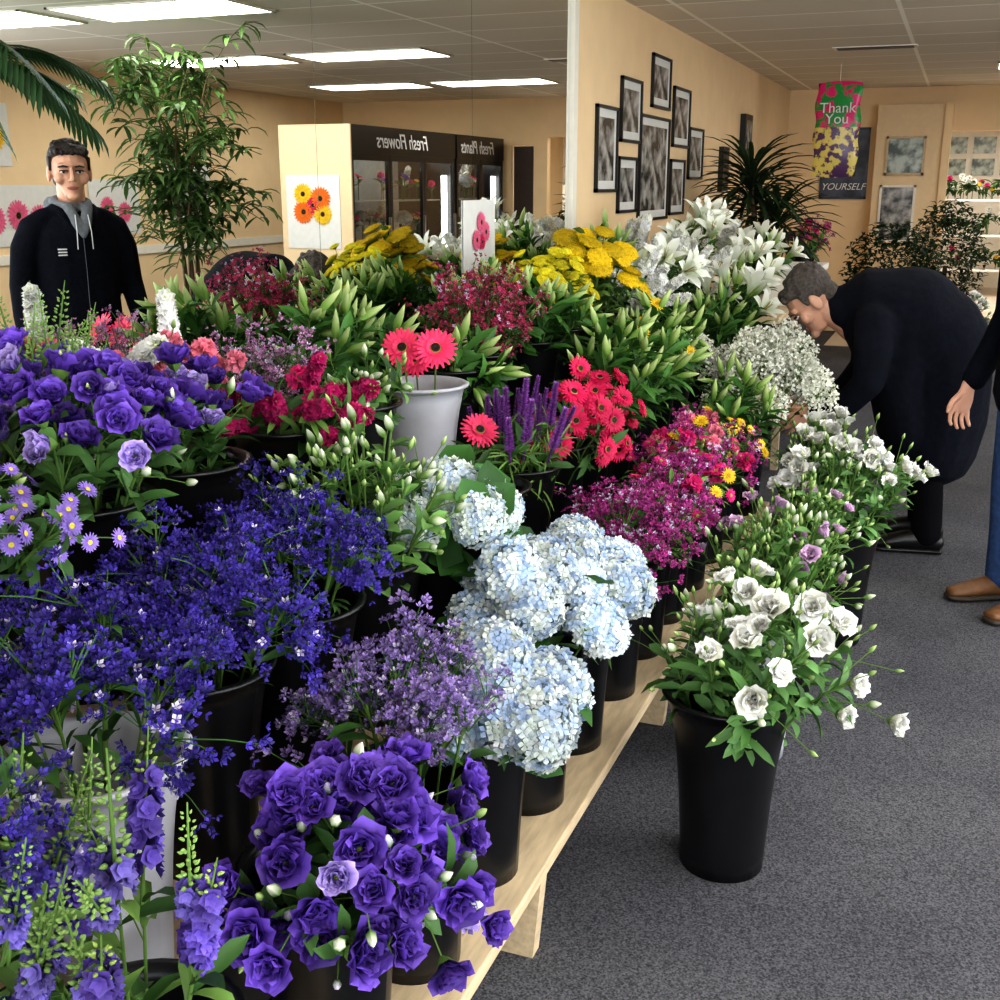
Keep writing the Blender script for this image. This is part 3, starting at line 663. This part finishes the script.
leafy('potted_ficus_bush',-.5,10.3,0,'bush',h=.95,r=.4,ph=.4,pr=.2,pm=M_terra,seed=4)
leafy('potted_ficus_bush',-.1,11.7,0,'bush',h=1.1,r=.34,ph=.4,pr=.18,pm=M_wpot,seed=5)
B('white_lisianthus_bucket',.1,10.4,0,'wlis',n=10,H=.4,hgt=.3,bm=M_grey)
B('white_lily_bucket',-1.2,7.3,.84,'lilw',n=7,H=.25,Rt=.1,Rb=.08,hgt=.14)
B('white_stock_bucket',-1.55,7.3,.84,'snapw',n=7,H=.3,Rt=.1,Rb=.08,hgt=.16)
B('pink_mixed_bucket',-1.1,9.15,.84,'mix',n=12,H=.3,Rt=.1,Rb=.08,hgt=.16)
bx=empty('white_carton');box('carton_body',-1.15,-.82,7.7,8.1,.84,1.06,M_white,bx,.004);box('carton_lid',-1.17,-.80,7.68,8.12,1.06,1.1,M_wpot,bx,.004)
def balloon(name,x,y,z,w,h,sh):
    e=empty(name)
    m=picmat(name+'_foil',S(225,40,120),S(40,150,70),9,.47,.53);m2=picmat(name+'_foil_b',S(225,205,110),S(90,60,100),16,.47,.53)
    mb=MB();mb2=MB();n=20
    uu=np.linspace(-1,1,n)
    for s in(-1,1):
        U_,W_=np.meshgrid(uu,uu,indexing='ij');d=(1-U_**2)*(1-W_**2);D_=np.sqrt(d)*.045
        V=np.stack([x+U_*w/2*(1-.04*W_**2)+.01*np.sin(W_*9),y+s*D_,z+W_*h/2*(1-.04*U_**2)],-1).reshape(-1,3)
        Q=gridQ(n,n);lowm=(V[Q][:,:,2].mean(1)<z+.02)
        mb.add((V,Q[~lowm],np.ones((n*n,3))));mb2.add((V,Q[lowm],np.ones((n*n,3))))
    mb.build('balloon_top',m,e);mb2.build('balloon_lower',m2,e)
    mb=MB();mb.add(tube([[x,y,z+h/2-.04],[x,y,2.597]],.003,(1,1,1),4));mb.build('hanging_ribbon',M_white,e)
    text('Thank',(x,y-.05,z+.14),((1,0,0),(0,0,1),(0,-1,0)),.12,M_text,e);text('You',(x,y-.055,z+.05),((1,0,0),(0,0,1),(0,-1,0)),.12,M_text,e)
balloon('printed_foil_balloon',-1.08,10.8,2.06,.38,.8,1)
sh=empty('plant_shelf')
for z in(.4,.9,1.4): box('shelf_board',-.6,2.4,18.6,19.0,z-.03,z,M_wpot,sh)
for x in(-.6,.9,2.36): box('shelf_post',x,x+.04,18.6,19.0,0,1.6,M_wpot,sh)
mb=MB();g=np.random.default_rng(3)
for i in range(700):
    z=[.4,.9,1.4][g.integers(3)];p=np.array([-.5+g.random()*2.8,18.7+g.random()*.2,z+.02+g.random()*.2])
    mb.add(leafT(.2,.06,60,-20,G1*tint(g,.4)),rotz(g.random()*6),p)
    if g.random()<.12:
        q=p+[0,0,.12];mb.add(tube([[p[0],p[1],z],q],.005,G1,4));mb.add(pick(CARN+WLIS*2+YDAI,g),align([0,-1,.6])*1.4,q)
mb.build('shelf_plants',M_flora,sh)
e=empty('wall_picture_grid')
for i in range(4):
    for j in range(2): box('panel_print',-.35+.42*i,-.02+.42*i,20.37,20.39,1.75+.33*j,2.0+.33*j,M_picg,e)

# ---------------- people
def ringsurf(rings,k):
    V=np.concatenate(rings);n=len(rings);Q=[]
    for i in range(n-1):
        for j in range(k): Q.append([i*k+j,i*k+(j+1)%k,(i+1)*k+(j+1)%k,(i+1)*k+j])
    for i in range(k//2-1):
        Q.append([i+1,i,k-1-i,k-2-i]);b0=(n-1)*k;Q.append([b0+i,b0+i+1,b0+k-2-i,b0+k-1-i])
    return V,np.array(Q),np.ones((len(V),3))
def loft(pts,rads,ref=(0,1,0),k=16):
    pts=np.asarray(pts,float);rads=np.array([(r,r) if np.isscalar(r) else r for r in rads],float)
    T=np.gradient(pts,axis=0);P=[];Rr=[];TT=[]
    t0=nrm(T[0]);t1=nrm(T[-1]);m0=rads[0].min();m1=rads[-1].min()
    for f,s in((1.,.05),(.87,.5),(.5,.87)): P.append(pts[0]-t0*m0*f*.9);Rr.append(rads[0]*s);TT.append(t0)
    for i in range(len(pts)): P.append(pts[i]);Rr.append(rads[i]);TT.append(T[i])
    for f,s in((.5,.87),(.87,.5),(1.,.05)): P.append(pts[-1]+t1*m1*f*.9);Rr.append(rads[-1]*s);TT.append(t1)
    a=np.arange(k)*2*pi/k;V=[];ref=np.array(ref,float)
    for p,r,t in zip(P,Rr,TT):
        t=nrm(t);A=nrm(ref-t*np.dot(ref,t));Bv=np.cross(t,A)
        V.append(p+np.cos(a)[:,None]*r[0]*Bv+np.sin(a)[:,None]*r[1]*A)
    return ringsurf(V,k)
def ell(c,r,k=16,n=12):
    c=np.array(c,float);a=-np.arange(k)*2*pi/k;R=[]
    for ph in np.linspace(.05,pi-.05,n):
        R.append(c+np.stack([r[0]*math.sin(ph)*np.cos(a),r[1]*math.sin(ph)*np.sin(a),np.full(k,-r[2]*math.cos(ph))],1))
    V,Q,C=ringsurf(R,k);return V,Q[:,::-1],C
def fuse(name,parts,vox,it,m,par,M=None,off=(0,0,0)):
    mb=MB()
    for p in parts: mb.add(p,M,np.array(off,float))
    o=mb.build(name,m,par);md=o.modifiers.new('r','REMESH');md.mode='VOXEL';md.voxel_size=vox;md.use_smooth_shade=True
    md=o.modifiers.new('s','SMOOTH');md.factor=.5;md.iterations=it
    return o
def head(par,off,M,hairm,neck=True):
    sk=[ell((0,.015,.03),(.076,.095,.095)),loft([(0,-.005,.03),(0,-.03,-.03),(0,-.042,-.078)],[(.068,.07),(.058,.054),(.036,.038)]),
        loft([(0,-.088,.012),(0,-.100,-.012),(0,-.104,-.026)],[.008,.0105,.0115],k=10),ell((0,-.075,-.095),(.024,.02,.018),10),
        loft([(-.045,-.068,.03),(0,-.077,.032),(.045,-.068,.03)],[.011,.012,.011],ref=(0,0,1),k=10),
        ell((-.012,-.095,-.030),(.008,.008,.007),8),ell((.012,-.095,-.030),(.008,.008,.007),8),
        ell((-.045,-.056,-.02),(.024,.022,.026),10),ell((.045,-.056,-.02),(.024,.022,.026),10),
        ell((-.080,.012,-.002),(.010,.02,.034),10),ell((.080,.012,-.002),(.010,.02,.034),10)]
    if neck: sk.append(loft([(0,.02,-.03),(0,.035,-.12),(0,.04,-.2)],[.055,.056,.062]))
    fuse('head',sk,.0045,3,M_skin,par,M,off)
    hr=[ell((0,.034,.052),(.084,.093,.092)),loft([(-.055,-.036,.088),(0,-.052,.098),(.055,-.036,.088)],[.022,.024,.022],ref=(0,0,1),k=10),
        loft([(-.077,-.008,.06),(-.078,-.012,.012)],[(.008,.018),(.004,.01)],k=8),loft([(.077,-.008,.06),(.078,-.012,.012)],[(.008,.018),(.004,.01)],k=8),
        ell((0,.07,-.02),(.066,.045,.055),12)]
    g=np.random.default_rng(2)
    for i in range(34):
        a=g.random()*6.28;q=math.acos(.25+.7*g.random());d=np.array([math.sin(q)*math.cos(a),math.sin(q)*math.sin(a),math.cos(q)])
        c=np.array([0,.034,.052])+d*[.08,.088,.087];hr.append(ell(c,(.014,.016,.012),8,6))
    for i in range(6): hr.append(ell((-.05+.02*i,-.066,.084+.003*(i%2)),(.012,.012,.016),8,6))
    fuse('hair',hr,.005,1,hairm,par,M,off)
    for s in(-1,1):
        def piece(n,T,m): 
            mb=MB();mb.add(T,M,off);mb.build(n,m,par)
        piece('eye',ell((s*.031,-.0775,.004),(.014,.010,.0058),12),M_eye)
        piece('iris',ell((s*.031,-.086,.004),(.006,.003,.0055),10),M_iris)
        piece('eyelid',loft([(s*.016,-.081,.0085),(s*.031,-.087,.0105),(s*.046,-.077,.0085)],[.003]*3,ref=(0,0,1),k=8),M_hairb)
        piece('eyebrow',loft([(s*.016,-.088,.025),(s*.032,-.090,.028),(s*.05,-.075,.024)],[.0035,.004,.0025],ref=(0,0,1),k=8),hairm)
    mb=MB();mb.add(loft([(-.022,-.084,-.058),(0,-.0915,-.0565),(.022,-.084,-.058)],[.0025,.004,.0025],ref=(0,0,1),k=8),M,off);mb.add(loft([(-.019,-.083,-.063),(0,-.090,-.064),(.019,-.083,-.063)],[.0025,.0045,.0025],ref=(0,0,1),k=8),M,off);mb.build('lips',M_lip,par)
def hand(par,off,M,s):
    pts=[loft([(0,0,.03),(0,0,-.0),(0,.0,-.04),(0,0,-.085)],[(.022,.028),(.02,.03),(.016,.04),(.013,.04)],ref=(0,1,0),k=14)]
    for y,l,sp in((-.032,.078,-.012),(-.011,.088,-.003),(.011,.082,.004),(.031,.064,.012)):
        a=l*.45;p0=np.array([0,y,-.08]);p1=p0+[s*.006,sp*.5,-a];p2=p1+[s*a*.45,sp*.3,-a*.6];p3=p2+[s*a*.4,0,-a*.25]
        pts.append(loft([p0,p1,p2,p3],[.0092,.0088,.008,.007],k=8))
    pts.append(loft([(s*.004,-.025,-.025),(s*.012,-.052,-.055),(s*.018,-.062,-.082),(s*.02,-.062,-.1)],[.014,.012,.0105,.0085],k=8))
    fuse('hand',pts,.0035,2,M_skin,par,M,off)
def shoe(par,x,y,yaw=0,m=None):
    M=rotz(yaw);off=(x,y,0)
    fuse('shoe_upper',[loft([(0,.075,.05),(0,.02,.06),(0,-.06,.055),(0,-.13,.042),(0,-.19,.034)],[(.036,.035),(.04,.045),(.043,.04),(.047,.028),(.038,.02)],ref=(0,0,1)),
        loft([(0,.045,.06),(0,.05,.11)],[(.038,.05),(.04,.05)])],.007,3,m or M_shoe,par,M,off)
    fuse('shoe_sole',[loft([(0,.09,.014),(0,.02,.014),(0,-.08,.014),(0,-.15,.014),(0,-.2,.016)],[(.038,.014),(.04,.014),(.048,.014),(.052,.014),(.04,.012)],ref=(0,0,1))],.006,1,m or M_sole,par,M,off)
    mb=MB()
    for i in range(4): mb.add(loft([(-.02,-.03-.025*i,.094-.008*i),(.02,-.035-.025*i,.094-.008*i)],[.003,.003],ref=(0,0,1),k=6),M,off)
    mb.build('laces',M_sole,par)
man=empty('man_in_dark_jacket')
legs=[loft([(0,0,.98),(0,.0,.9),(0,.005,.84)],[(.165,.115),(.17,.12),(.15,.11)])]
for s in(-1,1):
    legs.append(loft([(s*.085,0,.88),(s*.09,-.005,.7),(s*.1,-.01,.5),(s*.105,.005,.3),(s*.11,.02,.09)],[(.092,.1),(.082,.088),(.068,.073),(.064,.07),(.066,.076)]))
fuse('jeans',legs,.012,3,M_jeans,man)
jk=[loft([(0,.0,.84),(0,0,.95),(0,0,1.1),(0,0,1.25),(0,0,1.37),(0,.005,1.43),(0,.01,1.455)],[(.205,.145),(.2,.14),(.195,.135),(.205,.14),(.205,.13),(.16,.105),(.11,.08)])]
for s in(-1,1):
    jk.append(loft([(s*.06,0.01,1.46),(s*.13,.005,1.435),(s*.19,.0,1.395),(s*.235,.01,1.30),(s*.265,.02,1.12),(s*.28,-.03,.98),(s*.285,-.09,.86)],[.05,.06,.07,.068,.058,.052,.048]))
    jk.append(loft([(s*.02,-.125,1.38),(s*.07,-.10,1.46),(s*.085,-.02,1.50),(s*.06,.07,1.52),(0,.095,1.52)],[(.02,.012),(.03,.014),(.026,.015),(.026,.015),(.026,.015)],ref=(0,0,1),k=8))
fuse('jacket',jk,.010,3,M_jacket,man)
hd=[loft([(.078*math.sin(a),.012-.080*math.cos(a),1.515-.02*math.cos(a)) for a in np.linspace(-2.9,2.9,14)],[.024]*14,ref=(0,0,1),k=8),
    loft([(-.045,-.085,1.50),(-.022,-.128,1.42),(0,-.147,1.36)],[(.028,.022),(.028,.018),(.014,.012)],k=10),
    loft([(.045,-.085,1.50),(.022,-.128,1.42),(0,-.147,1.36)],[(.028,.022),(.028,.018),(.014,.012)],k=10),
    loft([(-.07,.10,1.50),(0,.13,1.48),(.07,.10,1.50)],[(.04,.05)]*3,ref=(0,0,1),k=10)]
fuse('hood',hd,.007,2,M_hood,man)
mb=MB()
for s in(-1,1): mb.add(loft([(s*.03,-.135,1.46),(s*.034,-.155,1.38),(s*.036,-.153,1.30)],[.0025]*3,k=6))
mb.build('drawstrings',M_text,man)
mb=MB();mb.add(loft([(0,-.134,1.36),(0,-.142,1.2),(0,-.138,1.05),(0,-.147,.86)],[.0015]*4,k=6));mb.build('zipper',M_hood,man)
mb=MB()
for i in range(3): mb.add(loft([(.085,-.136,1.30-.014*i),(.12,-.130,1.30-.014*i)],[.004,.004],ref=(0,0,1),k=6))
mb.build('chest_patch',M_text,man)
head(man,(0,-.015,1.655),rotz(.2)*1.16,M_hairb)
for s in(-1,1):
    hand(man,(s*.285,-.115,.82),rotx(-.25),-s)
    shoe(man,s*.11,.0,s*.12)
man.location=(.34,4.68,0);man.rotation_euler=(0,0,math.radians(-58));man.scale=(1.02,1.02,1.0)
# bending man
bm_=empty('bending_man_in_black_coat')
tr=[loft([(0,-.05,.95),(0,-.05,.86)],[(.165,.13),(.16,.13)])]
for s in(-1,1): tr.append(loft([(s*.085,-.05,.88),(s*.1,-.09,.5),(s*.11,-.05,.08)],[(.095,.1),(.07,.075),(.06,.065)]))
fuse('trousers',tr,.014,3,M_trous,bm_)
ct=[loft([(0,-.05,.44),(0,-.03,.58),(0,-.03,.74),(0,-.05,.87)],[(.24,.18),(.235,.19),(.225,.19),(.215,.18)]),
    loft([(0,-.03,.86),(0,-.14,.97),(0,-.27,1.03),(0,-.38,1.05),(0,-.46,1.02)],[(.215,.19),(.22,.19),(.22,.17),(.19,.14),(.09,.09)],ref=(0,0,1)),
    ell((0,-.2,.98),(.225,.24,.22)),ell((0,-.08,.9),(.22,.2,.22)),
    loft([(0,-.12,.92),(0,-.18,.86),(0,-.26,.88),(0,-.33,.95)],[(.2,.2),(.2,.22),(.2,.2),(.18,.14)]),
    loft([(0,-.19,.9),(0,-.20,.7),(0,-.16,.52)],[(.21,.17),(.22,.14),(.23,.13)])]
for s in(-1,1): ct.append(loft([(s*.12,-.33,1.03),(s*.19,-.34,.98),(s*.235,-.34,.87),(s*.23,-.35,.74),(s*.18,-.43,.64),(s*.14,-.54,.60)],[.08,.085,.078,.068,.06,.052]))
ct.append(loft([(0,-.44,1.03),(0,-.49,1.05)],[(.085,.075),(.072,.068)],ref=(0,0,1)))
fuse('coat',ct,.013,7,M_coat,bm_)
MH=rotz(.12)@rotx(math.radians(50))*1.1
head(bm_,(0,-.60,1.04),MH,M_hairg)
for s in(-1,1):
    hand(bm_,(s*.135,-.57,.59),rotx(math.radians(-60)),-s);shoe(bm_,s*.11,-.08,0,M_frame)
bm_.location=(.03,5.42,0);bm_.rotation_euler=(0,0,math.radians(-84));bm_.scale=(1.04,1.04,1.05)

# ---------------- world & lights
wd=bpy.data.worlds.new('world');scene.world=wd;wd.use_nodes=True
wd.node_tree.nodes['Background'].inputs[0].default_value=(.8,.9,1,1);wd.node_tree.nodes['Background'].inputs[1].default_value=1.0
def area(name,loc,rot,sx,sy,en,col):
    la=bpy.data.lights.new(name,'AREA');la.shape='RECTANGLE';la.size=sx;la.size_y=sy;la.energy=en;la.color=col
    lo=bpy.data.objects.new(name,la);COL.objects.link(lo);lo.location=loc;lo.rotation_euler=rot
area('daylight_fill',(.9,-2.15,1.4),(math.radians(90),0,0),5,1.9,140,(.88,.94,1))
area('daylight_fill',(XR+.15,2.6,1.45),(math.radians(90),0,math.radians(90)),7.5,1.85,230,(.9,.95,1))  # fill light at the added side window, lifts ceiling and flowers
# ---------------- camera
f=1150;p=math.atan(315/f);yw=math.radians(21.3)
Fh=Vector((-math.sin(yw),math.cos(yw),0));Z=Vector((0,0,1));F=Fh*math.cos(p)-Z*math.sin(p);U=Fh*math.sin(p)+Z*math.cos(p);Rt_=Vector((math.cos(yw),math.sin(yw),0))
cam=bpy.data.cameras.new('camera');co=bpy.data.objects.new('camera',cam);COL.objects.link(co)
M=Matrix((Rt_,U,-F)).transposed().to_4x4();M.translation=(0,0,1.6);co.matrix_world=M
cam.sensor_width=36;cam.lens=36*f/1000;cam.clip_start=.05
scene.camera=co
scene.view_settings.view_transform='Standard'
try: scene.view_settings.look='Medium High Contrast'
except Exception: pass
scene.view_settings.exposure=.2
